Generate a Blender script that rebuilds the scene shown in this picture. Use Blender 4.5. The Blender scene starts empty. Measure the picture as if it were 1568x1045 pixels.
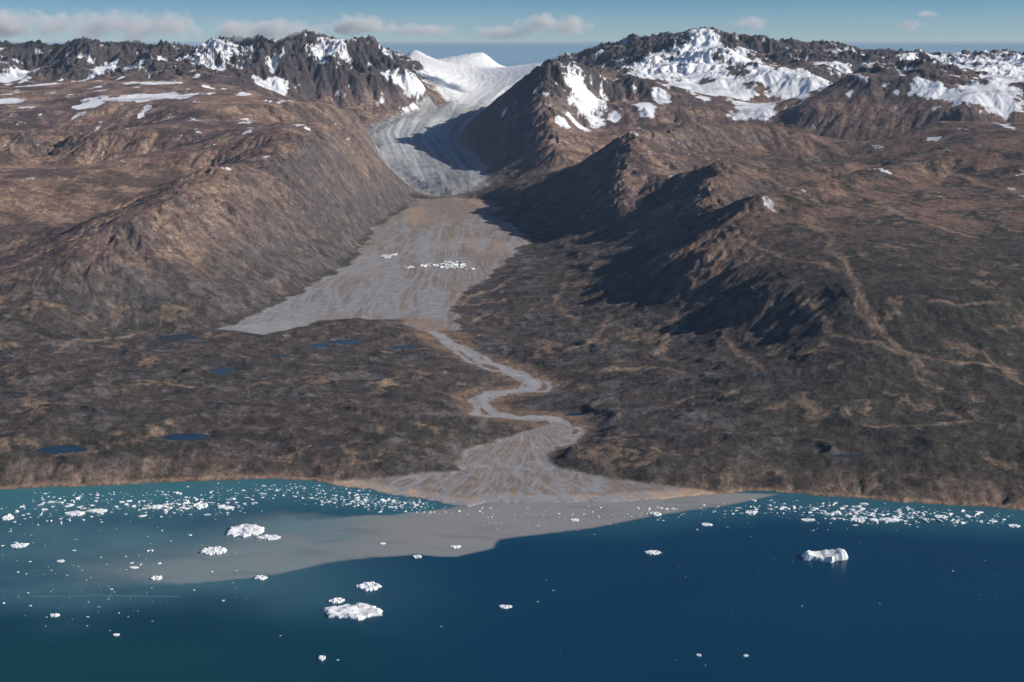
import bpy, math, numpy as np, bmesh
from mathutils import Vector
# 1 unit = 100 m.  Fjord level z=0, +Y inland.
H=30.0; PITCH=math.radians(11.9); F=2178.0
cp,sp=math.cos(PITCH),math.sin(PITCH)
SUN_EL=math.radians(27); SUN_AZ=math.radians(98)   # azimuth clockwise from +Y
rng=np.random.default_rng(7)
f32=np.float32

# ---------------------------------------------------------------- survey (photogrammetry) helpers
def ray(u,v):
    dx=(u-784)/F; dy=(522.5-v)/F
    return dx, cp+dy*sp, -sp+dy*cp
def at_z(u,v,z=0.0):
    a,b,c=ray(u,v); t=(z-H)/c
    return (a*t,b*t,z)
def at_y(u,v,Y):
    a,b,c=ray(u,v); t=Y/b
    return (a*t,Y,H+c*t)

# ---------------------------------------------------------------- noise
_g=np.random.default_rng(3).uniform(0,2*np.pi,1024)
GX=np.cos(_g).astype(f32); GY=np.sin(_g).astype(f32)
HR=np.random.default_rng(5).uniform(0,1,(2,1024)).astype(f32)
def ihash(ix,iy,seed=0):
    h=(ix.astype(np.int64)*374761393+iy.astype(np.int64)*668265263+seed*1442695041)&0xffffffff
    h=((h^(h>>13))*1274126177)&0xffffffff
    return ((h^(h>>16))&1023).astype(np.int32)
def perlin(x,y,seed=0):
    x=np.asarray(x,f32); y=np.asarray(y,f32)
    fx=np.floor(x); fy=np.floor(y); ix=fx.astype(np.int32); iy=fy.astype(np.int32)
    x=x-fx; y=y-fy
    u=x*x*x*(x*(x*6-15)+10); v=y*y*y*(y*(y*6-15)+10)
    def g(i,j):
        h=ihash(ix+i,iy+j,seed); return GX[h]*(x-i)+GY[h]*(y-j)
    a=g(0,0); b=g(1,0); c=g(0,1); d=g(1,1)
    return (a+(b-a)*u+(c-a)*v+(a-b-c+d)*u*v)*1.5
def fbm(x,y,o=4,seed=0,gain=.5,lac=2.03):
    s=0; a=1.0; n=0
    for i in range(o):
        s=s+a*perlin(x,y,seed+i*17); n+=a; a*=gain; x=x*lac+3.1; y=y*lac+1.7
    return s/n
def ridged(x,y,o=4,seed=0,gain=.5):
    s=0; a=1.0; n=0; w=1.0
    for i in range(o):
        r=1-np.abs(perlin(x,y,seed+i*17))*1.6; r=np.clip(r,0,1); r=r*r*w
        w=np.clip(r*1.6,0,1)
        s=s+a*r; n+=a; a*=gain; x=x*2.03+5.1; y=y*2.03+2.7
    return s/n
def sst(a,b,x):
    t=np.clip((x-a)/(b-a),0,1); return t*t*(3-2*t)
def mix(a,b,t): return a+(b-a)*t

# ---------------------------------------------------------------- relief control lines
C=[]
def L(*pts):      # ridge / slope line: (u,v,Y)
    _add([np.array(at_y(*p)) for p in pts])
def Z(*pts):      # (u,v,z)
    _add([np.array(at_z(*p)) for p in pts])
def B(*pts):      # hidden valley line: (u,Y,z)
    _add([np.array(((p[0]-784)/F*p[1]/cp,p[1],p[2])) for p in pts])
def _add(P):
    C.append(P[0])
    for a,b in zip(P[:-1],P[1:]):
        n=max(1,int(np.linalg.norm((b-a)[:2])/6.0))
        for k in range(1,n+1): C.append(a+(b-a)*k/n)
def flatz(Y): return .05+.0135*(min(max(Y,96),150)-96)+.004*max(0,Y-150)
# valley wall on the left and its toe
L((-150,520,132),(60,470,140),(150,400,150),(205,342,160),(270,290,178),(340,255,195),(430,236,215),(510,212,235),(548,206,255),(580,236,262),(612,268,270),(640,296,279))
Z((180,505,.9),(345,500,.8),(420,468,.9),(480,432,1),(540,400,1.1),(572,345,1.3),(600,318,1.5),(640,297,1.6))
B((560,300,7),(520,300,13)); B((150,175,7.),(230,195,9.),(330,218,10.5))
# plateau left
L((-300,400,165),(0,400,160),(90,345,172))
L((-300,280,200),(0,300,190),(150,258,212),(260,232,232),(380,205,252))
L((-300,200,260),(0,200,262),(160,200,255),(300,188,270),(450,165,300),(545,162,315))
L((-300,150,315),(0,158,310),(100,145,320)); L((250,130,335),(330,138,325),(380,145,325))
L((-300,125,362),(0,122,362),(60,125,362),(130,120,366),(250,110,366),(330,118,360),(380,128,362),(430,145,368),(480,155,371),(540,165,368),(600,180,366))
L((300,165,285),(420,152,305)); B((150,275,10.5),(60,240,9.),(250,240,9.5))
L((-400,95,388),(-100,75,388),(0,70,388),(18,73,388),(38,100,386),(52,104,385),(75,82,388),(95,78,390),(120,64,390),(150,73,391),(180,68,392),(210,77,392),(250,70,392),(272,86,391),(300,70,390),(330,66,390),(380,80,391),(400,70,391),(430,64,393),(480,60,396),(500,56,398),(550,50,400),(572,64,398),(600,86,394),(625,102,390),(650,122,387),(690,150,387))
L((555,60,398),(520,105,385),(500,140,375)); L((440,66,392),(425,110,378))
L((-400,110,480),(100,110,480),(300,110,480),(500,110,480)); B((-300,425,24),(100,430,24),(400,430,24),(560,440,22))
# glacier
L((690,298,268),(680,270,296),(660,240,320),(650,205,358),(680,168,400),(730,140,445),(720,110,510),(790,106,560))
L((630,288,284),(596,258,303),(565,228,326),(550,208,345),(600,182,365),(690,156,400)); L((600,225,330),(640,262,303))
L((735,262,300),(700,222,338),(715,190,372),(752,162,408))
L((600,84,440),(615,92,520),(635,72,520),(660,98,525),(690,100,530),(705,95,535),(740,82,545),(780,110,550),(850,92,490),(868,78,490),(890,94,488),(930,68,475))
# dark centre mountain
L((770,148,400),(800,122,360),(838,98,332),(862,86,340),(890,101,338),(960,112,345),(1010,135,340))
L((838,98,332),(845,180,300),(850,240,276))
L((700,212,345),(722,238,312),(760,262,288),(800,264,278),(850,262,262))
L((890,195,312),(900,235,285),(960,200,305)); L((960,160,325),(1050,165,325)); L((930,150,330),(960,180,318))
B((930,262,6),(1000,284,7),(1100,292,7),(1200,294,7.5),(1300,287,8)); B((900,300,10.),(930,345,17))
# ridge with mesa crest
L((962,199,240),(1060,188,255),(1180,188,265),(1290,220,260),(1400,212,275))
L((1000,235,236),(1055,228,247),(1185,226,257),(1270,245,252))
L((962,199,240),(950,260,220),(935,305,205)); L((1060,262,226),(1180,250,243)); L((1000,300,208),(1040,318,200))
L((800,300,246),(828,325,232),(860,345,218),(960,345,195),(1015,322,192)); L((905,275,235),(880,300,230),(855,330,224))
B((1080,224,5.5),(1180,233,6.5),(1290,240,7))
L((1100,241,205),(1180,254,210),(1290,244,218)); L((1100,241,205),(1085,310,180),(1075,345,168)); L((1130,275,199),(1240,282,206)); L((1180,305,190),(1130,335,178)); L((1060,285,197),(1035,325,190),(1050,345,178))
B((1150,182,4.5),(1220,194,6.),(1350,208,8.))
L((1160,295,165),(1280,262,180),(1430,226,200),(1568,205,215),(1900,200,225))
L((1160,295,165),(1110,350,156),(1060,390,150)); L((1200,330,160),(1320,300,172),(1450,270,185))
L((1230,345,154),(1400,345,152),(1568,350,150),(1900,350,150))
L((1150,440,133),(1300,450,125),(1500,450,125),(1900,450,125))
L((1000,450,148),(1100,500,132),(1300,550,113),(1450,560,111),(1568,590,108),(1900,590,108))
L((900,400,178),(900,500,141),(920,600,117)); L((870,370,200),(1000,390,170))
Z((1100,640,1.9),(1250,670,1.9),(1400,690,2.0),(1568,700,2.1),(1900,700,2.1))
Z((870,690,.6),(960,700,.9),(1100,705,1.2),(1250,715,1.3),(1400,730,1.4),(1568,745,1.4))
# right background
L((935,72,440),(960,84,430),(990,80,410),(1015,78,415),(1045,54,420),(1065,42,424),(1100,54,420),(1140,70,412),(1180,80,405),(1210,95,400),(1240,86,400),(1280,90,395),(1310,98,400),(1340,84,420),(1420,90,440),(1568,86,450),(1900,86,450))
L((1065,42,424),(1090,85,395),(1110,120,365))
L((940,105,390),(1000,108,380),(1050,140,355),(1150,160,332))
L((1180,100,375),(1270,130,350)); B((1180,345,14),(1290,350,14.5),(1380,370,17))
L((1240,165,310),(1300,115,332),(1380,94,342),(1450,108,335),(1568,130,305),(1900,140,305))
L((1380,160,305),(1480,170,290))
L((1130,182,318),(1200,188,312),(1280,200,300)); L((1420,185,270),(1568,185,260)); B((1420,290,12),(1560,280,11.5))
L((1380,100,520),(1568,100,520),(1800,100,520)); L((900,120,520),(1050,100,520),(1200,110,520))
# lowland
Z((-200,640,2),(100,620,2.1),(300,640,1.7),(420,600,1.6),(520,600,1.6),(650,600,1.2),(700,640,1.0))
Z((-200,540,2.4),(60,540,2.2),(200,545,1.6),(320,530,1.3),(460,510,1.0),(560,515,1.0),(640,545,1.1))
Z((-200,720,1.4),(60,712,1.5),(200,705,1.4),(400,705,1.3),(560,705,1.2),(680,700,1.0),(700,665,.9))
for (u,v) in [(690,300),(640,330),(760,330),(700,360),(600,400),(780,380),(740,420),(560,440),(660,450),(450,480),(520,480),(600,480),(640,500),(700,530),(760,560),(830,585),(740,620),(850,640),(870,655),(790,690),(740,730),(850,740),(640,740),(960,750)]:
    a=at_z(u,v,.5); a=at_z(u,v,flatz(a[1])); C.append(np.array(a))
for k in range(-8,9):
    C.append(np.array([k*22.,78,-1.5])); C.append(np.array([k*50.,650,4.])); C.append(np.array([k*50.,600,10.]))
C=np.array(C)
K=np.round(C[:,:2]/1.5); _,ui=np.unique(K,axis=0,return_index=True); C=C[ui]
# harmonic surface through the control points
DX=1.0; X0,X1,Y0,Y1=-410,410,74,670
gx=np.arange(X0,X1+1,DX); gy=np.arange(Y0,Y1+1,DX)
n=len(C)
A=np.zeros((n+3,n+3)); D=np.hypot(C[:,None,0]-C[None,:,0],C[:,None,1]-C[None,:,1])
A[:n,:n]=D+np.eye(n)*-.3; A[:n,n]=1; A[:n,n+1:]=C[:,:2]/100; A[n:,:n]=A[:n,n:].T
w=np.linalg.solve(A,np.r_[C[:,2],0,0,0])
DEM=np.zeros((len(gy),len(gx)),f32)
cx=C[:,0].astype(f32); cy=C[:,1].astype(f32); wf=w[:n].astype(f32)
for j,yy in enumerate(gy):
    d=np.sqrt((gx[:,None].astype(f32)-cx[None])**2+(f32(yy)-cy[None])**2)
    DEM[j]=d@wf + w[n]+w[n+1]*gx/100+w[n+2]*yy/100
for _ in range(2):
    P=np.pad(DEM,1,mode='edge'); DEM=(P[1:-1,1:-1]*2+P[:-2,1:-1]+P[2:,1:-1]+P[1:-1,:-2]+P[1:-1,2:])/6
def samp(G,x,y):
    a=np.clip((x-X0)/DX,0,len(gx)-1.001); b=np.clip((y-Y0)/DX,0,len(gy)-1.001)
    i=a.astype(np.int32); j=b.astype(np.int32); a=(a-i).astype(f32); b=(b-j).astype(f32)
    return (G[j,i]*(1-a)+G[j,i+1]*a)*(1-b)+(G[j+1,i]*(1-a)+G[j+1,i+1]*a)*b
def survey(u,v):
    a,b,c=ray(u,v); Ys=np.arange(80,640,.5); t=Ys/b
    zz=np.maximum(samp(DEM,a*t,Ys),0); hit=np.nonzero(H+c*t<=zz)[0]
    k=hit[0] if len(hit) else len(Ys)-1
    return float(a*t[k]),float(Ys[k])
def sv(l): return [survey(*p) for p in l]

# ---------------------------------------------------------------- vector features
def segd(x,y,pts):
    best=np.full(x.shape,1e9,f32); S=np.zeros(x.shape,f32); side=np.zeros(x.shape,f32); acc=0
    for (ax,ay),(bx,by) in zip(pts[:-1],pts[1:]):
        ex,ey=bx-ax,by-ay; l2=ex*ex+ey*ey+1e-9; l=math.sqrt(l2)
        t=np.clip(((x-ax)*ex+(y-ay)*ey)/l2,0,1)
        d=np.hypot(x-ax-t*ex,y-ay-t*ey); m=d<best
        best=np.where(m,d,best); S=np.where(m,acc+t*l,S)
        side=np.where(m,np.sign((x-ax)*ey-(y-ay)*ex)*d,side); acc+=l
    return best,S,side
def polyd(x,y,pts):   # signed distance, negative inside
    pts=list(pts)+[pts[0]]
    d,_,_=segd(x,y,pts); ins=np.zeros(x.shape,bool)
    for (ax,ay),(bx,by) in zip(pts[:-1],pts[1:]):
        if ay==by: continue
        c=((ay>y)!=(by>y))&(x<(bx-ax)*(y-ay)/(by-ay)+ax); ins^=c
    return np.where(ins,-d,d)

coast=[(-600,760),(-200,755),(0,750),(120,745),(390,733),(480,737),(560,749),(640,763),(715,776),(745,768),(800,770),(880,770),(960,768),(1040,762),(1150,751),(1300,762),(1450,773),(1568,782),(1800,790),(2200,800)]
CO=np.array([at_z(*p)[:2] for p in coast])
def coastY(x): 
    return np.interp(x,CO[:,0],CO[:,1]).astype(f32)+.5*fbm(x/3.0,x*0+.3,3,11)+.12*perlin(x/.6,x*0,8)
plain=sv([(345,502),(385,480),(430,460),(480,432),(540,402),(566,370),(575,345),(625,325),(640,303),(680,302),(745,296),(770,310),(745,330),(790,350),(805,372),(780,395),(750,425),(705,450),(692,470),(702,505),(660,507),(620,492),(560,488),(490,490),(455,500),(400,510)])
delta=sv([(300,736),(400,729),(520,721),(640,722),(712,719),(700,697),(715,682),(780,668),(850,650),(878,655),(868,670),(835,692),(850,712),(950,733),(1050,744),(1170,747)])+[at_z(1160,775)[:2],at_z(700,795)[:2],at_z(380,760)[:2]]
river=sv([(640,495),(672,512),(700,532),(735,552),(780,568),(820,585),(815,598),(760,600),(735,612),(752,632),(800,640),(850,640),(872,655),(855,672),(800,685),(770,710)])
def ay(u,v,Y): return at_y(u,v,Y)[:2]
glac=[ay(640,300,272),ay(690,303,268),ay(748,290,272),ay(745,262,298),ay(714,235,324),ay(697,212,342),ay(712,193,368),ay(745,170,398),ay(785,148,432),(12,470),(22,590),(-60,590),(-38,520),ay(655,120,440),ay(695,150,402),ay(600,180,366),ay(550,206,346),ay(562,226,328),ay(590,255,306),ay(622,284,286)]
gline=[ay(692,300,268),ay(682,275,292),ay(662,245,317),ay(645,215,350),ay(660,190,375),ay(700,165,402),ay(735,145,440),(-8,470),(-15,560)]
lakes=[(268,517,30,5),(530,521,30,4),(490,527,18,3),(97,682,38,7),(282,665,32,6),(340,567,20,4),(617,530,15,4),(1300,692,28,3),(880,632,18,3),(645,560,14,2),(425,545,22,2)]
snowseeds=[(15,115,36,12),(5,155,30,8),(155,108,26,10),(205,100,24,8),(325,84,50,14),(420,128,20,8),(420,100,14,8),(225,148,80,7),(230,128,80,5),(130,165,30,5),(520,64,40,10),(640,130,24,12),(620,128,35,5),(895,150,28,12),(880,186,24,4),(990,165,14,6),(920,132,12,8),(860,185,10,5),
 (1000,104,64,26),(1060,100,44,24),(1075,66,44,16),(1130,88,38,20),(1110,130,44,14),(1225,128,55,12),(1160,110,24,12),(1165,160,50,10),(1060,140,54,12),(1280,103,18,8),(1480,108,120,28),(1568,100,120,40),(1510,145,60,9),(1560,120,60,14),(1420,135,28,6),(940,180,10,4),(1015,150,12,5),(375,145,10,6),(690,118,60,40),(770,112,60,40),(60,130,30,6)]
streaks=[[(1240,330),(1290,400),(1320,470),(1350,520),(1440,580)],[(1130,440),(1060,470),(1010,530),(1040,560)],[(1200,460),(1280,510),(1370,540),(1480,560),(1568,575)],[(975,630),(1030,612),(1090,606),(1140,585)],[(885,450),(960,420),(1010,395),(1070,380)],[(850,545),(900,530),(935,500),(925,475)],[(1360,530),(1400,560),(1440,600)],[(1205,602),(1240,620),(1275,640)],[(1000,465),(975,490),(940,500)],[(1400,470),(1480,480),(1568,470)],[(1090,500),(1120,540),(1170,570)],[(1330,300),(1400,340),(1500,370)],[(1100,355),(1180,390),(1290,420)],[(1050,440),(1100,400),(1090,370)],[(700,470),(740,450),(800,420)],[(690,500),(745,485),(770,500)],[(1440,240),(1490,280),(1568,300)],[(1420,520),(1500,545),(1568,600)],[(560,600),(600,590),(610,570)],[(130,600),(250,590),(330,600)],[(60,540),(150,520),(260,500)],[(900,570),(980,560),(1060,575)],[(1300,640),(1400,650),(1500,640)],[(880,500),(850,470),(870,440)]]

# ---------------------------------------------------------------- terrain grid
tc=np.r_[-.62+np.arange(50)*.0044, np.linspace(-.40,.40,1040), .4044+np.arange(50)*.0044]
yr=np.geomspace(82,645,1240)
T,YY=np.meshgrid(tc,yr); X=(T*YY).astype(f32); Y=YY.astype(f32)
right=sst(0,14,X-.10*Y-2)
wx=X+(1.0-.5*right)*fbm(X/14,Y/14,3,91); wy=Y+(1.0-.5*right)*fbm(X/14,Y/14,3,92)
base=samp(DEM,wx,wy)
high=sst(16,26,base); mid=sst(3,9,base); peak=sst(19,26,base)
# broad relief
base=base+ (.2*mid+1.1*high)*(ridged(X/38,Y/38,3,40)-.40) + peak*2.9*(ridged(X/19,Y/19,4,77)-.35) + mid*.45*fbm(X/16,Y/16,2,49)
gy_,gt_=np.gradient(base); dY=np.gradient(yr)[:,None].astype(f32); dT=np.gradient(tc)[None].astype(f32)
bX=gt_/(dT*Y); bY=gy_/dY-(T.astype(f32)/Y)*(gt_/dT)
slope=np.hypot(bX,bY)
# slope-aligned gully erosion
hx=np.clip(bX,-1.2,1.2); hy=np.clip(bY,-1.2,1.2); er=np.zeros_like(X); gf=np.zeros_like(X); cell=9.0; ga=1.
amp=(0.09+.33*mid*(1-.65*right)+.45*high)*sst(.03,.32,slope)
for o in range(5):
    S=2.6; dx_=hy*S; dy_=-hx*S
    m=np.hypot(dx_,dy_); k=np.minimum(1,1.7/np.maximum(m,1e-4))*np.maximum(1,.5/np.maximum(m,.12)); dx_*=k; dy_*=k
    px=X/cell; py=Y/cell; ix=np.floor(px); iy=np.floor(py); fx=px-ix; fy=py-iy
    ix=ix.astype(np.int32); iy=iy.astype(np.int32)
    va=np.zeros_like(X); vb=np.zeros_like(X); wt=np.zeros_like(X)
    for i in range(-1,2):
        for j in range(-1,2):
            h=ihash(ix+i,iy+j,o*7+1); qx=fx-i-HR[0][h]*.6-.2; qy=fy-j-HR[1][h]*.6-.2
            ww=np.exp(-(qx*qx+qy*qy)*2.6); mg=(qx*dx_+qy*dy_)*(2*np.pi)
            va+=np.cos(mg)*ww; vb-=np.sin(mg)*ww; wt+=ww
    va/=wt; vb/=wt
    er+=va*amp; gf+=va*ga; ga*=.8; c=2*np.pi/cell*amp*vb
    hx=hx+c*dx_*.8; hy=hy+c*dy_*.8
    amp=amp*.58; cell*=.5
z=base+er
z+= (.09+.07*mid)*fbm(X/5,Y/5,5,21,gain=.58)*1.6 + peak*.55*(ridged(X/6,Y/6,4,55)-.3)
low=1-mid
z+= low*.50*(ridged(X/9+.3*fbm(X/5,Y/5,2,5),Y/5,4,61)-.35)+low*.12*fbm(X/1.2,Y/1.0,3,66)
# coast
cd=Y-coastY(X)
ce=cd-.7*ridged(X/3.2,Y/3.2,4,35)*sst(0,.8,cd)*sst(6,2,cd)*(.3+sst(-.3,.3,perlin(X/9,Y*0,36)))
bl=1-np.exp(-np.maximum(ce,0.02)/(2.6+1.5*perlin(X/6,Y/8,31)))
z=np.where(cd>0,np.maximum(z,.25)*bl+.01,np.maximum(-2.0,cd*.6))
FZ=(.05+.0135*(np.clip(Y,96,150)-96)+.004*np.maximum(0,Y-150)).astype(f32)
wn=fbm(X/4,Y/4,4,12)
pd=polyd(X,Y,plain)+wn*1.6
z=mix(FZ,z,sst(-.5,3.5,pd))
dd=polyd(X,Y,delta)+wn*.9
z=np.where(cd>0,mix(np.minimum(FZ,.05+.03*cd),z,sst(-.4,1.6,dd)),z)
rd,rs,rside=segd(X+1.0*wn,Y+1.2*fbm(X/3,Y/3,3,44),river)
z=np.where(cd>0,mix(FZ,z,sst(.6,4.0,rd)),z)
gd=polyd(X,Y,glac)+wn*1.5
gn,gs,gsd=segd(X,Y,gline)
gz=samp(DEM,X,Y)
gz=gz+.9*(1-np.clip(gn/22,0,1)**2)*sst(0,4,-gd)+.14*fbm(gsd/1.6,gs/25,3,71)+.14*fbm(X/2.2,Y/1.4,3,72)
z=mix(gz,z,sst(-1,4,gd))
lk=np.zeros_like(X)
for (u,v,ru,rv) in lakes:
    a=survey(u,v); b=survey(u,v-rv); c=survey(u,v+rv); rx=ru*a[1]/F; ry=max(.35,(b[1]-c[1])/2)
    e=np.hypot((X-a[0])/rx,(Y-a[1])/ry)
    m=(e<3)
    e=e+.55*fbm(X/1.7,Y/2.5,3,13)
    zl=float(np.median(z[(np.hypot(X-a[0],Y-a[1])<1.5)])) -.15
    z=np.where(m,mix(zl,z,sst(1.0,1.9,e)),z); lk=np.maximum(lk,np.where(m,1-sst(.95,1.03,e),0))

gy_,gt_=np.gradient(z); bX=gt_/(dT*Y); bY=gy_/dY-(T.astype(f32)/Y)*(gt_/dT); sl=np.hypot(bX,bY)

# ---------------------------------------------------------------- terrain colours (linear albedo)
def col(*c): return np.array(c,f32)
def cm(A_,B_,t): return A_+(B_-A_)*t[...,None]
n1=fbm(X/22,Y/22,5,101); n2=fbm(X/5,Y/6,5,102,gain=.6); n3=fbm(X/1.3,Y/1.6,4,103,gain=.65); n4=fbm(X/60,Y/60,3,104)
tan=col(.40,.28,.195); brown=col(.265,.168,.126); dark=col(.078,.063,.053); green=col(.070,.067,.045); purp=col(.18,.12,.107)
rock=col(.10,.09,.09)
gul=sst(.35,.85,-gf+.5*n3)*sst(.03,.09,slope)
rid=sst(.35,.9,gf+.4*n3)*sst(.08,.2,slope)
c=np.zeros(X.shape+(3,),f32)+brown
c=cm(c,purp,sst(-.1,.3,n4+n1*.5))
c=cm(c,dark,sst(.05,.22,n2+.7*n1)*.65)
c=cm(c,tan,sst(.08,.28,-n2+.45*n3-.3*n1)*.75)
low_c=cm(np.zeros_like(c)+col(.088,.071,.063),green,sst(-.05,.3,n1)*.5)
low_c=cm(low_c,col(.15,.13,.125),sst(.12,.25,n2+.6*n3)*.7)
low_c=cm(low_c,col(.050,.045,.045),sst(.08,.2,fbm(X/7,Y/3,4,120))*.65)
low_c=cm(low_c,tan*.7,sst(.22,.37,-n2+.4*n3+.2*n1)*.6)
c=cm(c,low_c,low)
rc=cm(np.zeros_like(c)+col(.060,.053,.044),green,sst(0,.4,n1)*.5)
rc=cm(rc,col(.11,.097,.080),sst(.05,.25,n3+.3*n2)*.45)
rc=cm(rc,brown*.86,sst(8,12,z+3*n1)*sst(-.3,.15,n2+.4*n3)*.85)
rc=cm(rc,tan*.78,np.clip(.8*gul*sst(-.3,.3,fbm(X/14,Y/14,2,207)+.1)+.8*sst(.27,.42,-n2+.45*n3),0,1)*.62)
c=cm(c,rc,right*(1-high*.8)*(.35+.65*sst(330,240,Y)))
c=cm(c,tan*.95,gul*.45*(1-right)*(1-high)*mid)
c=cm(c,c*.55,rid*.5*mid*(1-high))
c=cm(c,rock*(1+.5*n3[...,None]),sst(.45,.8,sl+.15*n2)*.65)
c=cm(c,rock*.62,sst(16,20,z+2*n2)*sst(.16,.4,sl+.25*n2)*.9)
c=cm(c,purp*.65,high*(1-peak)*.4)
R=int(np.searchsorted(yr,215)); Xs,Ys_=X[:R]+1.3*n2[:R]+2.5*n1[:R],Y[:R]+1.5*fbm(X[:R]/5,Y[:R]/5,4,222)+2.5*n4[:R]
sk=np.zeros_like(Xs)
for i,s_ in enumerate(streaks):
    P_=sv(s_); d_,sd_,_=segd(Xs,Ys_,P_); ln_=sum(math.dist(a,b) for a,b in zip(P_[:-1],P_[1:]))
    wd_=(.26+.36*np.abs(perlin(sd_/5,sd_*0+i,230)))*P_[0][1]/130
    sk=np.maximum(sk,sst(1.3,.5,d_/wd_+.9*n3[:R])*sst(0,3,sd_)*sst(0,3,ln_-sd_)*(.45+1.1*np.clip(perlin(sd_/7,sd_*0+i,231)+.2,0,.5)))
c[:R]=cm(c[:R],tan*.85,np.clip(sk,0,1)*.8)
c=cm(c,col(.29,.20,.145),sst(4.5,.3,cd)*sst(0,.5,cd)*sst(-.3,.3,n2+.3*n3+.05)*.65)   # coastal bluffs
# river flats
sed=col(.245,.192,.153); wetc=col(.30,.30,.31); sand=col(.55,.37,.25)
c=cm(c,sand*.8,sst(.55,.25,cd+.3*n3)*sst(-.1,.1,cd)*.6)   # narrow beach
pm=1-sst(-.2,.4,pd)
fx_=X+2.0*fbm(X/8,Y/30,3,320)+.0
def braid(a,b,s1,s2,seed,wd): return np.clip(1.5-np.abs(perlin(a/s1,b/s2,seed)+.25*perlin(a/s1*2.3,b/s2*2.3,seed+5))/wd,0,1)
ch=np.maximum(braid(fx_,Y,2.6,42,301,.09),np.maximum(braid(fx_,Y,1.3,26,302,.09)*.9,braid(fx_,Y,.8,16,303,.11)*.7))
pc=cm(np.zeros_like(c)+sed,col(.35,.25,.185),sst(-.05,.25,n1+.6*fbm(X/3,Y/24,4,305)))
pc=cm(pc,col(.18,.15,.13),sst(.1,.35,fbm(X/2,Y/12,4,308))*.6)
lobe=sst(12,-16,X+8*n1-(-6))*sst(235,180,Y)
pc=cm(pc,wetc,np.clip(sst(.15,.7,lobe*.55+1.1*fbm(X/3.5,Y/20,4,306))*.7+ch*sst(268,215,Y)*.9,0,1)*.95)
c=cm(c,pc,pm)
pond=1-sst(-.3,.3,polyd(X,Y,sv([(352,500),(390,494),(470,490),(465,497),(440,505),(392,511),(360,506)])))
c=cm(c,col(.34,.33,.325),pond)
dm=(1-sst(-.2,.3,dd))
ap=at_z(800,672); aa=(X-ap[0])/(ap[1]+5-Y+1e-3)*9+.5*n2; rr_=ap[1]-Y
dc=cm(np.zeros_like(c)+sed,sand,sst(1.7,.4,np.abs(cd-.4)+.4*n2)*.9)
bd=np.maximum(braid(aa,rr_+.5*X,1.0,7,311,.11),np.maximum(braid(aa,rr_,.5,4.5,312,.11)*.9,braid(aa,rr_,.28,3,313,.12)*.7))
core=sst(15,7,np.abs(X+1+.12*(Y-96)))
dc=cm(dc,wetc,np.clip(bd*core+.8*core*sst(1.8,.2,cd)*sst(9,5,np.abs(X-2)),0,1)*.95)
c=cm(c,dc,dm*sst(-.5,0,cd))
rm=sst(3.0,1.3,rd+1.1*n2+.5*n3)*(1-dm)
c=cm(c,sand*.52,rm*.7)
rw=sst(.66,.40,rd)*(1-dm)
rd2,_,_=segd(X+1.8*n2+1,Y+2*n1,river); rw=np.maximum(rw,sst(.4,.2,rd2)*(1-dm)*.85)
rd3,_,_=segd(X-1.5*n2-.8,Y-1.6*n1+.6,river); rw=np.maximum(rw,sst(.34,.16,rd3)*(1-dm)*.8)
c=cm(c,col(.34,.33,.335),rw*(1-pm))
# glacier
gm=1-sst(-.3,.8,gd)
stripe=fbm(gsd/1.1,gs/45,4,401)
ice=cm(np.zeros_like(c)+col(.47,.50,.51),col(.24,.26,.27),sst(-.15,.35,stripe+.25*n2))
ice=cm(ice,col(.18,.18,.185),sst(.12,.22,fbm(gsd/2.6,gs/90,3,409))*.6)
ice=cm(ice,ice*.72,sst(.1,.4,fbm(gsd/6,gs/1.6,3,410))*sst(345,300,Y))
ice=cm(ice,col(.23,.22,.22),sst(-6,-1,gd)*.6)
ice=cm(ice,col(.80,.82,.84),sst(385,435,Y+10*n1+20*stripe))
ice=cm(ice,col(.24,.23,.225),sst(290,270,Y)*.6)
c=cm(c,col(.22,.19,.17),(1-sst(.5,4,gd))*(1-pm)*.6*sst(400,350,Y))
c=cm(c,ice,gm)
# snow
sf=np.full(X.shape,-9.,f32)
for (u,v,ru,ry) in snowseeds:
    a=survey(u,v); rx=ru*a[1]/F
    e=1-np.hypot((X-a[0])/rx,(Y-a[1])/ry); sf=np.maximum(sf,e)
sn=fbm(X/8,Y/12,6,501,gain=.62)
snow=sst(0,.05,sf+1.5*sn-.55*np.maximum(0,sl-.5)-.14*er+.08-.14*sst(-10,-30,X))
spk=sst(.35,.39,fbm(X/4.5,Y/9,5,505,gain=.6)*1.1+.14*high-.25*sst(14,8,z)-.15*np.maximum(0,sl-.4)-.12*er)*sst(7,14,z)
snow=np.clip(np.maximum(snow,spk*.9),0,1)*(1-gm)
far=sst(470,500,Y)*sst(.75,.45,sl); snow=np.maximum(snow,far*(1-gm))
sc=cm(np.zeros_like(c)+col(.84,.86,.89),col(.50,.52,.55),sst(.05,.5,fbm(X/14,Y/4,4,510)))
c=cm(c,sc,snow)
c=cm(c,col(.008,.03,.055),lk)
c=np.clip(c*(1+.3*n3[...,None]*(1-snow[...,None])),0.003,.92)

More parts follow.
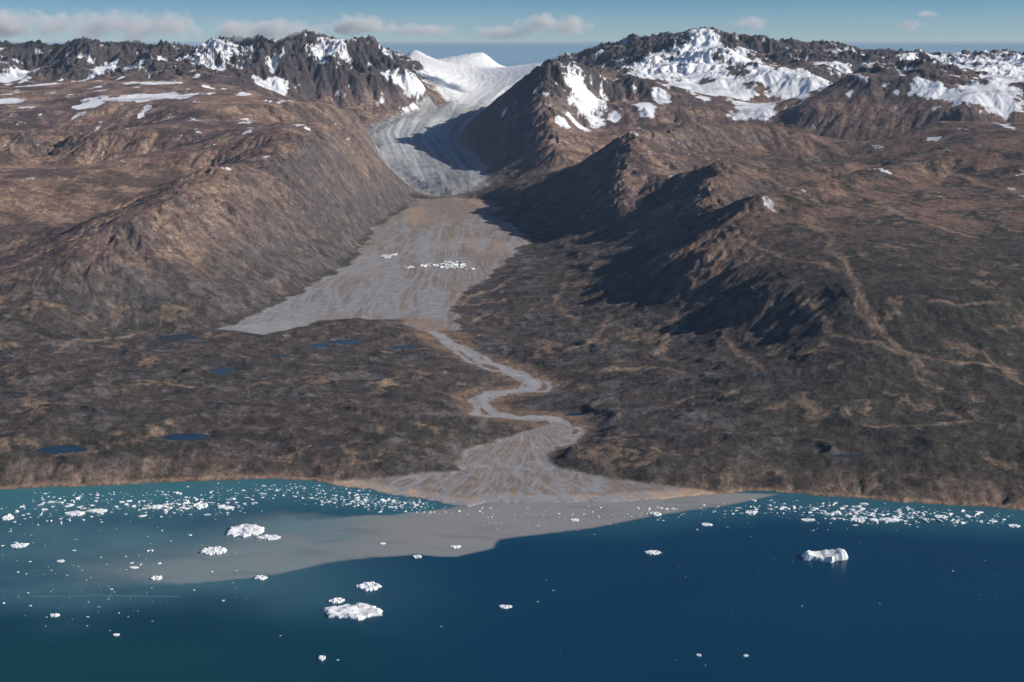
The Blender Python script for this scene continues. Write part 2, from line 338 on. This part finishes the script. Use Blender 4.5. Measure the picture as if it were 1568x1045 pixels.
def grid_mesh(name,Xa,Ya,Za,color,attrs,mat):
    ny,nx=Xa.shape; me=bpy.data.meshes.new(name)
    co=np.stack([Xa,Ya,Za],-1).reshape(-1,3).astype(f32)
    idx=np.arange(ny*nx,dtype=np.int32).reshape(ny,nx)
    q=np.stack([idx[:-1,:-1],idx[:-1,1:],idx[1:,1:],idx[1:,:-1]],-1).reshape(-1)
    nf=(ny-1)*(nx-1)
    me.vertices.add(ny*nx); me.vertices.foreach_set('co',co.ravel())
    me.loops.add(nf*4); me.loops.foreach_set('vertex_index',q)
    me.polygons.add(nf); me.polygons.foreach_set('loop_start',np.arange(nf,dtype=np.int32)*4)
    me.polygons.foreach_set('use_smooth',np.ones(nf,bool))
    me.update(calc_edges=True)
    a=me.color_attributes.new('tint','FLOAT_COLOR','POINT')
    a.data.foreach_set('color',np.concatenate([color.reshape(-1,3),np.ones((ny*nx,1),f32)],1).astype(f32).ravel())
    for k,v in attrs.items():
        t=me.attributes.new(k,'FLOAT','POINT'); t.data.foreach_set('value',v.reshape(-1).astype(f32))
    ob=bpy.data.objects.new(name,me); bpy.context.collection.objects.link(ob); me.materials.append(mat); return ob

def newmat(name):
    m=bpy.data.materials.new(name); m.use_nodes=True; nt=m.node_tree; return m,nt,nt.nodes['Principled BSDF']
def N(nt,t,**kw):
    n=nt.nodes.new(t)
    for k,v in kw.items():
        if k in n.inputs: n.inputs[k].default_value=v
        else: setattr(n,k,v)
    return n
def M(nt,op,a,b=None,c=None):
    n=nt.nodes.new('ShaderNodeMath'); n.operation=op
    for i,s in enumerate([a,b,c]):
        if s is None: continue
        if isinstance(s,(int,float)): n.inputs[i].default_value=s
        else: nt.links.new(s,n.inputs[i])
    return n.outputs[0]

# ground material
gmt,nt,bs=newmat('tundra_rock_ground'); lk_=nt.links.new
ca=N(nt,'ShaderNodeVertexColor',layer_name='tint'); sm=N(nt,'ShaderNodeAttribute',attribute_name='smooth'); wa=N(nt,'ShaderNodeAttribute',attribute_name='wet')
tcn=nt.nodes.new('ShaderNodeTexCoord')
na=N(nt,'ShaderNodeTexNoise',Scale=1.1,Detail=8.0,Roughness=.7); nb=N(nt,'ShaderNodeTexNoise',Scale=3.2,Detail=5.0,Roughness=.75)
for q in (na,nb): lk_(tcn.outputs['Object'],q.inputs['Vector'])
v=M(nt,'MULTIPLY_ADD',na.outputs[0],2.6,-.3)
v2=M(nt,'MULTIPLY_ADD',nb.outputs[0],2.0,.0)
vv=M(nt,'MAXIMUM',M(nt,'MULTIPLY',v,v2),.2)
rough=M(nt,'SUBTRACT',1.0,sm.outputs['Fac'])
fac=M(nt,'ADD',M(nt,'MULTIPLY',M(nt,'SUBTRACT',vv,1.0),rough),1.0)
mx=N(nt,'ShaderNodeVectorMath',operation='SCALE'); lk_(ca.outputs['Color'],mx.inputs[0]); lk_(fac,mx.inputs['Scale'])
lk_(mx.outputs[0],bs.inputs['Base Color'])
lk_(M(nt,'MULTIPLY_ADD',wa.outputs['Fac'],-.75,.95),bs.inputs['Roughness']); bs.inputs['Specular IOR Level'].default_value=.2
bp=N(nt,'ShaderNodeBump',Distance=.45); lk_(M(nt,'ADD',na.outputs[0],M(nt,'MULTIPLY',nb.outputs[0],.35)),bp.inputs['Height'])
lk_(M(nt,'MULTIPLY_ADD',rough,.85,.05),bp.inputs['Strength']); lk_(bp.outputs[0],bs.inputs['Normal'])
smooth=np.clip(np.maximum.reduce([snow*.85,gm*.75,pm*.75,dm*.75*(cd>-1),lk,rw*.8]),0,1)
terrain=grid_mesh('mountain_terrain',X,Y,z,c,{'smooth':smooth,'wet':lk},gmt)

# ---------------------------------------------------------------- water
tw=np.r_[-1.6,-1.2,-.9,-.7,-.55,np.linspace(-.45,.45,640),.55,.7,.9,1.2,1.6]
yw=np.r_[np.geomspace(20,58,20)[:-1],np.geomspace(58,112,520),np.geomspace(125,90000,40)]
TW,YW=np.meshgrid(tw,yw); XW=(TW*YW).astype(f32); YW=YW.astype(f32)
deep=col(.0003,.040,.086); teal=col(.045,.165,.195); grey=col(.235,.275,.27); brn=col(.30,.285,.262); murk=col(.065,.165,.19)
w1=fbm(XW/14,YW/9,4,601); w2=fbm(XW/3,YW/2,4,602)
wxx=XW+.9*w2+1.5*w1; wyy=YW+.45*w2+.8*w1
cdw=coastY(XW)-YW
wc=np.zeros(XW.shape+(3,),f32)+deep
leftw=sst(-2,-22,wxx+.5*(YW-80))
wc=cm(wc,col(.005,.052,.058),sst(4,-18,wxx)*sst(76,66,YW)*.8)
wc=cm(wc,murk,leftw*sst(68,79,wyy+3*w1)*np.clip(.85+.9*w1,0,1))
wc=cm(wc,teal,sst(8.5,1,cdw+2*w1)*(.6+.4*sst(8,-26,wxx)))
PL=[at_z(*p)[:2] for p in [(735,770),(690,779),(600,789),(500,792),(440,790),(380,802),(330,835),(240,852),(120,868),(150,888),(300,893),(420,880),(500,862),(575,852),(640,848),(700,852),(745,842),(775,824),(830,818),(900,810),(950,800),(1000,790),(1100,777),(1190,757),(1040,750),(800,755)]]
pdw=polyd(XW+.9*w2,YW+.6*w2+.2*w1,PL)
soft=mix(.2,3.2,sst(-9,-20,XW)*sst(77.5,82,YW))+2.5*sst(-17,-25,XW)
plm=sst(1,-1,pdw/soft)
pcw=cm(np.zeros_like(wc)+grey,brn,sst(-18,-4,XW+4*w1)*sst(78,84,YW+2*w2))
pcw=cm(pcw,murk*1.4,sst(.0,.45,-w1+.4*w2)*.5*sst(-2,-15,XW))
pcw=cm(pcw,pcw*.85,sst(.0,.4,fbm(XW/5,YW/1.5,4,606)))
wc=cm(wc,pcw,plm*(.95-.3*sst(-12,-30,XW)))
wk,_,_=segd(XW,YW,[at_z(55,914)[:2],at_z(160,912)[:2],at_z(275,914)[:2]])
wc=cm(wc,col(.16,.24,.26),sst(.12,.03,wk)*.5)     # boat wake
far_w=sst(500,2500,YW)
wc=cm(wc,col(.20,.34,.44),far_w)  # far sea paler: sea ice plus distance haze painted into the water colour
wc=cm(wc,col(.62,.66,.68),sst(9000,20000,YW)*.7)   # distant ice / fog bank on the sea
wc=np.clip(wc*(1+.12*w1[...,None]),.0003,.7)
wm,nt,bs=newmat('fjord_water'); lk_=nt.links.new
ca=N(nt,'ShaderNodeVertexColor',layer_name='tint'); lk_(ca.outputs['Color'],bs.inputs['Base Color'])
bs.inputs['Roughness'].default_value=.2; bs.inputs['IOR'].default_value=1.33; bs.inputs['Specular IOR Level'].default_value=.15
tcn=nt.nodes.new('ShaderNodeTexCoord'); mp=N(nt,'ShaderNodeMapping'); mp.inputs['Scale'].default_value=(1.0,1.6,1); lk_(tcn.outputs['Object'],mp.inputs[0])
na=N(nt,'ShaderNodeTexNoise',Scale=6.0,Detail=6.0,Roughness=.6); lk_(mp.outputs[0],na.inputs['Vector'])
bp=N(nt,'ShaderNodeBump',Distance=.02,Strength=.5); lk_(na.outputs[0],bp.inputs['Height']); lk_(bp.outputs[0],bs.inputs['Normal'])
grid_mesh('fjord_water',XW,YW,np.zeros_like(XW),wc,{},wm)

# ---------------------------------------------------------------- ice
im,nt,bs=newmat('iceberg_ice'); lk_=nt.links.new
tcn=nt.nodes.new('ShaderNodeTexCoord'); na=N(nt,'ShaderNodeTexNoise',Scale=3.0,Detail=6.0,Roughness=.6); lk_(tcn.outputs['Object'],na.inputs['Vector'])
cr=nt.nodes.new('ShaderNodeValToRGB'); cr.color_ramp.elements[0].position=.3; cr.color_ramp.elements[0].color=(.6,.72,.76,1); cr.color_ramp.elements[1].position=.5; cr.color_ramp.elements[1].color=(.9,.9,.88,1)
lk_(na.outputs[0],cr.inputs[0]); lk_(cr.outputs[0],bs.inputs['Base Color']); bs.inputs['Roughness'].default_value=.6
bp=N(nt,'ShaderNodeBump',Distance=.06,Strength=.7); lk_(na.outputs[0],bp.inputs['Height']); lk_(bp.outputs[0],bs.inputs['Normal'])
def iceberg(u,v,wpx,dpx,h,seed,prof=None,rot=0.0):
    x,y,_=at_z(u,v); a=.5*wpx*y*.98/F; d=.5*dpx*(y*y/H)/F
    nr,na_=12,56; r=np.r_[np.linspace(0,.93,nr-2),.99,1.03]; th=np.linspace(0,2*np.pi,na_,endpoint=False)
    R=.95+.42*fbm(np.cos(th)*1.5+seed*3.1,np.sin(th)*1.5,4,seed)+.28*fbm(np.cos(th)*5+seed,np.sin(th)*5,3,seed+2)
    vs=[];fs=[]
    rr,tt=np.meshgrid(r,th,indexing='ij'); ex=rr*R[None]*np.cos(tt); ey=rr*R[None]*np.sin(tt)
    hh=.40+.7*fbm(ex*2.0+seed,ey*2.0,4,seed+5)+.2*ridged(ex*1.5+seed,ey*1.5,3,seed+9)
    k=.55
    if prof is not None: hh=hh*.25+np.interp(ex,[p[0] for p in prof],[p[1] for p in prof]); k=1
    hh=np.maximum(hh,.12)*h*k
    hh[-2]*=.55; hh[-1]=-.12
    for i in range(nr):
        for j in range(na_): vs.append((ex[i,j]*a,ey[i,j]*d,hh[i,j]))
    for i in range(nr-1):
        for j in range(na_):
            k=(j+1)%na_
            fs.append((i*na_+j,(i+1)*na_+j,(i+1)*na_+k,i*na_+k))
    me=bpy.data.meshes.new('iceberg'); me.from_pydata(vs,[],fs); me.materials.append(im)
    ob=bpy.data.objects.new('iceberg',me); ob.location=(x,y,0); ob.rotation_euler[2]=rot; bpy.context.collection.objects.link(ob)
bergs=[(375,814,62,20,.42),(411,824,42,8,.25),(327,845,42,12,.36),(540,938,96,24,.45),(564,899,42,14,.35),(515,921,26,9,.28),
 (697,838,18,5,.2),(240,886,20,7,.25),(399,886,20,7,.28),(774,930,22,6,.2),(1000,847,24,7,.25),(29,836,26,8,.22),(639,853,15,5,.2),
 (493,1009,12,8,.25),(1142,1005,9,4,.16),(1070,1004,9,4,.14),(1082,804,18,5,.2),(1004,788,20,6,.28),(115,787,32,8,.25),(150,783,34,6,.22),
 (308,775,22,10,.28),(84,943,16,6,.2),(178,973,12,4,.16),(1149,786,20,6,.25),(1314,797,22,7,.28),(1360,797,34,7,.28),(1237,797,24,4,.2),(239,777,26,6,.2),(346,778,28,5,.22),(12,794,20,7,.25),(1440,792,22,6,.2),(1552,806,20,5,.2),(93,860,14,4,.15),(205,870,14,4,.15),(880,797,14,4,.2),(586,833,10,3,.15)]
for i,b in enumerate(bergs): iceberg(*b,seed=20+i)
iceberg(1262,855,70,13,.55,seed=99,prof=[(-1.1,.15),(-.9,.3),(-.75,.5),(-.5,.32),(-.1,.25),(.1,.4),(.45,.52),(.75,.8),(.95,.8),(1.1,.4)])

def chunks(name,pts):
    V=[];Fc=[]
    for (x,y,z0,s) in pts:
        k=int(rng.integers(5,8)); b=len(V); ang=np.sort(rng.uniform(0,2*np.pi,k)); h=s*rng.uniform(.2,.5)
        R=s*rng.uniform(.55,1.1,k); sx=rng.uniform(.9,1.9); sy=rng.uniform(.7,1.4)
        for a,r in zip(ang,R): V.append((x+math.cos(a)*r*sx,y+math.sin(a)*r*sy,z0-.03))
        q=rng.uniform(.4,.85)
        for a,r in zip(ang,R): V.append((x+math.cos(a)*r*q*sx,y+math.sin(a)*r*q*sy,z0+h*rng.uniform(.5,1)))
        V.append((x,y,z0+h))
        for i in range(k):
            j=(i+1)%k; Fc.append((b+i,b+j,b+k+j,b+k+i)); Fc.append((b+k+i,b+k+j,b+2*k))
    me=bpy.data.meshes.new(name); me.from_pydata(V,[],Fc); me.materials.append(im)
    ob=bpy.data.objects.new(name,me); bpy.context.collection.objects.link(ob)
pts=[]
def cluster(n,u0,v0,su,sv_,tilt,smin,smax,shape='g'):
    for _ in range(n):
        if shape=='g': a=rng.normal(0,su); b=rng.normal(0,sv_)
        else: a=rng.uniform(-su,su); b=rng.uniform(-sv_,sv_)
        u=u0+a; v=v0+b+tilt*a
        x,y,_=at_z(u,v)
        if y>coastY(np.array([x],f32))[0]-.25: continue
        s=(smin+(smax-smin)*rng.uniform()**3.0)*y*.52/F
        pts.append((x,y,0,s))
cluster(420,560,768,70,6,.06,1.5,8); cluster(100,620,775,50,5,.07,2,8); cluster(140,470,748,60,4,.03,1.5,6)
cluster(150,310,775,40,8,0,1.5,13); cluster(140,120,782,70,9,-.05,1.5,13); cluster(180,230,760,180,9,-.02,1.3,8,'u'); cluster(100,240,778,30,5,0,1.5,10)
cluster(320,1340,790,70,7,.04,1.5,13); cluster(260,1350,783,200,9,.06,1.3,11,'u'); cluster(90,1170,782,40,5,.03,1.5,10); cluster(60,1000,785,50,5,-.05,1.5,8); cluster(60,870,790,60,8,-.03,1.5,6)
cluster(130,190,850,190,80,0,1.3,9,'u'); cluster(40,800,800,90,15,0,1.3,4,'u'); cluster(40,784,930,784,100,0,1.2,4.5,'u'); cluster(50,120,900,120,70,0,1.5,6,'u'); cluster(30,1240,800,250,15,0,1.5,6,'u'); cluster(20,1100,840,450,50,0,1.3,4,'u')
chunks('brash_ice',pts)
pts2=[]
for (u0,v0,su,sv_,nn) in [(690,412,24,4,70),(655,413,12,1.5,14),(598,398,10,1.2,14),(626,416,4,2,5)]:
    for _ in range(nn):
        u=rng.normal(u0,su*.6); v=rng.normal(v0,sv_*.6); x,y=survey(u,v); pts2.append((x,y,flatz(y)+.02,rng.uniform(.12,.4)))
chunks('stranded_river_ice',pts2)

# ---------------------------------------------------------------- clouds (volumes)
def cloud(u,v,Y_,wpx,hpx,dep,dens,seed,cut=.0):
    x,y,zc=at_y(u,v,Y_); a=wpx*.5*Y_/F; hz=hpx*.5*Y_/F
    me=bpy.data.meshes.new('cloud'); bm=bmesh.new(); bmesh.ops.create_icosphere(bm,subdivisions=3,radius=1.0); bm.to_mesh(me); bm.free()
    ob=bpy.data.objects.new('cloud',me); ob.location=(x,y,zc); ob.scale=(a,dep,hz); bpy.context.collection.objects.link(ob)
    m=bpy.data.materials.new('cloud_vapour'); m.use_nodes=True; nt=m.node_tree; nt.nodes.clear(); lk_=nt.links.new
    try: m.cycles.volume_step_rate=2.5
    except Exception: pass
    out=N(nt,'ShaderNodeOutputMaterial'); vs=N(nt,'ShaderNodeVolumePrincipled'); lk_(vs.outputs[0],out.inputs['Volume'])
    vs.inputs['Color'].default_value=(.95,.95,.96,1); vs.inputs['Anisotropy'].default_value=.0
    vs.inputs['Emission Color'].default_value=(.80,.86,1,1)
    t=N(nt,'ShaderNodeTexCoord'); g=N(nt,'ShaderNodeNewGeometry')
    no=N(nt,'ShaderNodeTexNoise',Scale=.16,Detail=4.0,Roughness=.62,noise_dimensions='4D'); no.inputs['W'].default_value=seed*1.7; lk_(g.outputs['Position'],no.inputs['Vector'])
    ln=N(nt,'ShaderNodeVectorMath',operation='LENGTH'); lk_(t.outputs['Object'],ln.inputs[0])
    e=M(nt,'SUBTRACT',1.0,ln.outputs['Value'])
    s=M(nt,'ADD',M(nt,'MULTIPLY',M(nt,'SUBTRACT',no.outputs[0],.5+cut),3.6),M(nt,'MULTIPLY_ADD',e,1.1,-.35))
    d=M(nt,'MULTIPLY',M(nt,'MINIMUM',M(nt,'MAXIMUM',s,0.0),.6),dens); lk_(d,vs.inputs['Density'])
    lk_(M(nt,'MULTIPLY',d,.15),vs.inputs['Emission Strength'])  # added glow, scaled by density, stands in for multiply scattered light
    me.materials.append(m)
cloud(552,38,420,110,40,10,.8,1); cloud(850,38,430,130,38,10,.7,2); cloud(640,46,430,130,24,9,.35,3); cloud(180,40,400,420,56,14,.45,4)
cloud(400,46,400,240,40,12,.45,5); cloud(1150,36,430,80,24,9,.3,6); cloud(1395,42,430,50,24,7,.5,7); cloud(770,48,430,110,28,9,.4,8); cloud(1415,22,430,50,12,6,.3,9); cloud(0,35,400,160,56,12,.55,10)

# thin homogeneous air layer (aerial perspective)
me=bpy.data.meshes.new('air_haze'); bm=bmesh.new(); bmesh.ops.create_cube(bm,size=1); bm.to_mesh(me); bm.free()
ob=bpy.data.objects.new('air_haze',me); ob.scale=(4000,2400,62); ob.location=(0,1000,29); bpy.context.collection.objects.link(ob)
m=bpy.data.materials.new('air_haze'); m.use_nodes=True; nt=m.node_tree; nt.nodes.clear()
try: m.cycles.homogeneous_volume=True
except Exception: pass
out=N(nt,'ShaderNodeOutputMaterial'); vs=N(nt,'ShaderNodeVolumeScatter'); vs.inputs['Color'].default_value=(.48,.70,1,1); vs.inputs['Density'].default_value=.00027; vs.inputs['Anisotropy'].default_value=.0
nt.links.new(vs.outputs[0],out.inputs['Volume']); me.materials.append(m)

# ---------------------------------------------------------------- light, world, camera
wd=bpy.data.worlds.new('World'); bpy.context.scene.world=wd; wd.use_nodes=True; nt=wd.node_tree
sky=nt.nodes.new('ShaderNodeTexSky'); sky.sky_type='NISHITA'; sky.sun_disc=False; sky.sun_elevation=SUN_EL; sky.sun_rotation=SUN_AZ; sky.altitude=3000; sky.dust_density=.2; sky.air_density=1.0; sky.ozone_density=2.0
tcw=nt.nodes.new('ShaderNodeTexCoord'); sx=nt.nodes.new('ShaderNodeSeparateXYZ'); nt.links.new(tcw.outputs['Generated'],sx.inputs[0])
cr=nt.nodes.new('ShaderNodeValToRGB'); nt.links.new(M(nt,'MULTIPLY',sx.outputs['Z'],5.0),cr.inputs[0])
e=cr.color_ramp.elements; e[0].position=0; e[0].color=(.48,.68,.94,1); e[1].position=1; e[1].color=(.60,.68,.80,1)
q=cr.color_ramp.elements.new(.16); q.color=(.22,.45,.73,1)
vm=N(nt,'ShaderNodeVectorMath',operation='MULTIPLY'); nt.links.new(sky.outputs[0],vm.inputs[0]); nt.links.new(cr.outputs[0],vm.inputs[1])
nt.links.new(vm.outputs[0],nt.nodes['Background'].inputs[0]); nt.nodes['Background'].inputs[1].default_value=.10
sd=bpy.data.lights.new('sun','SUN'); sd.energy=5.0; sd.angle=math.radians(.5); sd.color=(1,.95,.88)
so=bpy.data.objects.new('sun',sd); bpy.context.collection.objects.link(so)
dv=Vector((math.sin(SUN_AZ)*math.cos(SUN_EL),math.cos(SUN_AZ)*math.cos(SUN_EL),math.sin(SUN_EL)))
so.rotation_euler=dv.to_track_quat('Z','Y').to_euler()
cd_=bpy.data.cameras.new('camera'); cd_.lens=50; cd_.sensor_width=36; cd_.clip_start=.5; cd_.clip_end=200000
co_=bpy.data.objects.new('camera',cd_); co_.location=(0,0,H); co_.rotation_euler=(math.pi/2-PITCH,0,0); bpy.context.collection.objects.link(co_)
bpy.context.scene.camera=co_
s=bpy.context.scene; s.view_settings.view_transform='Standard'; s.view_settings.look='None'; s.view_settings.exposure=0
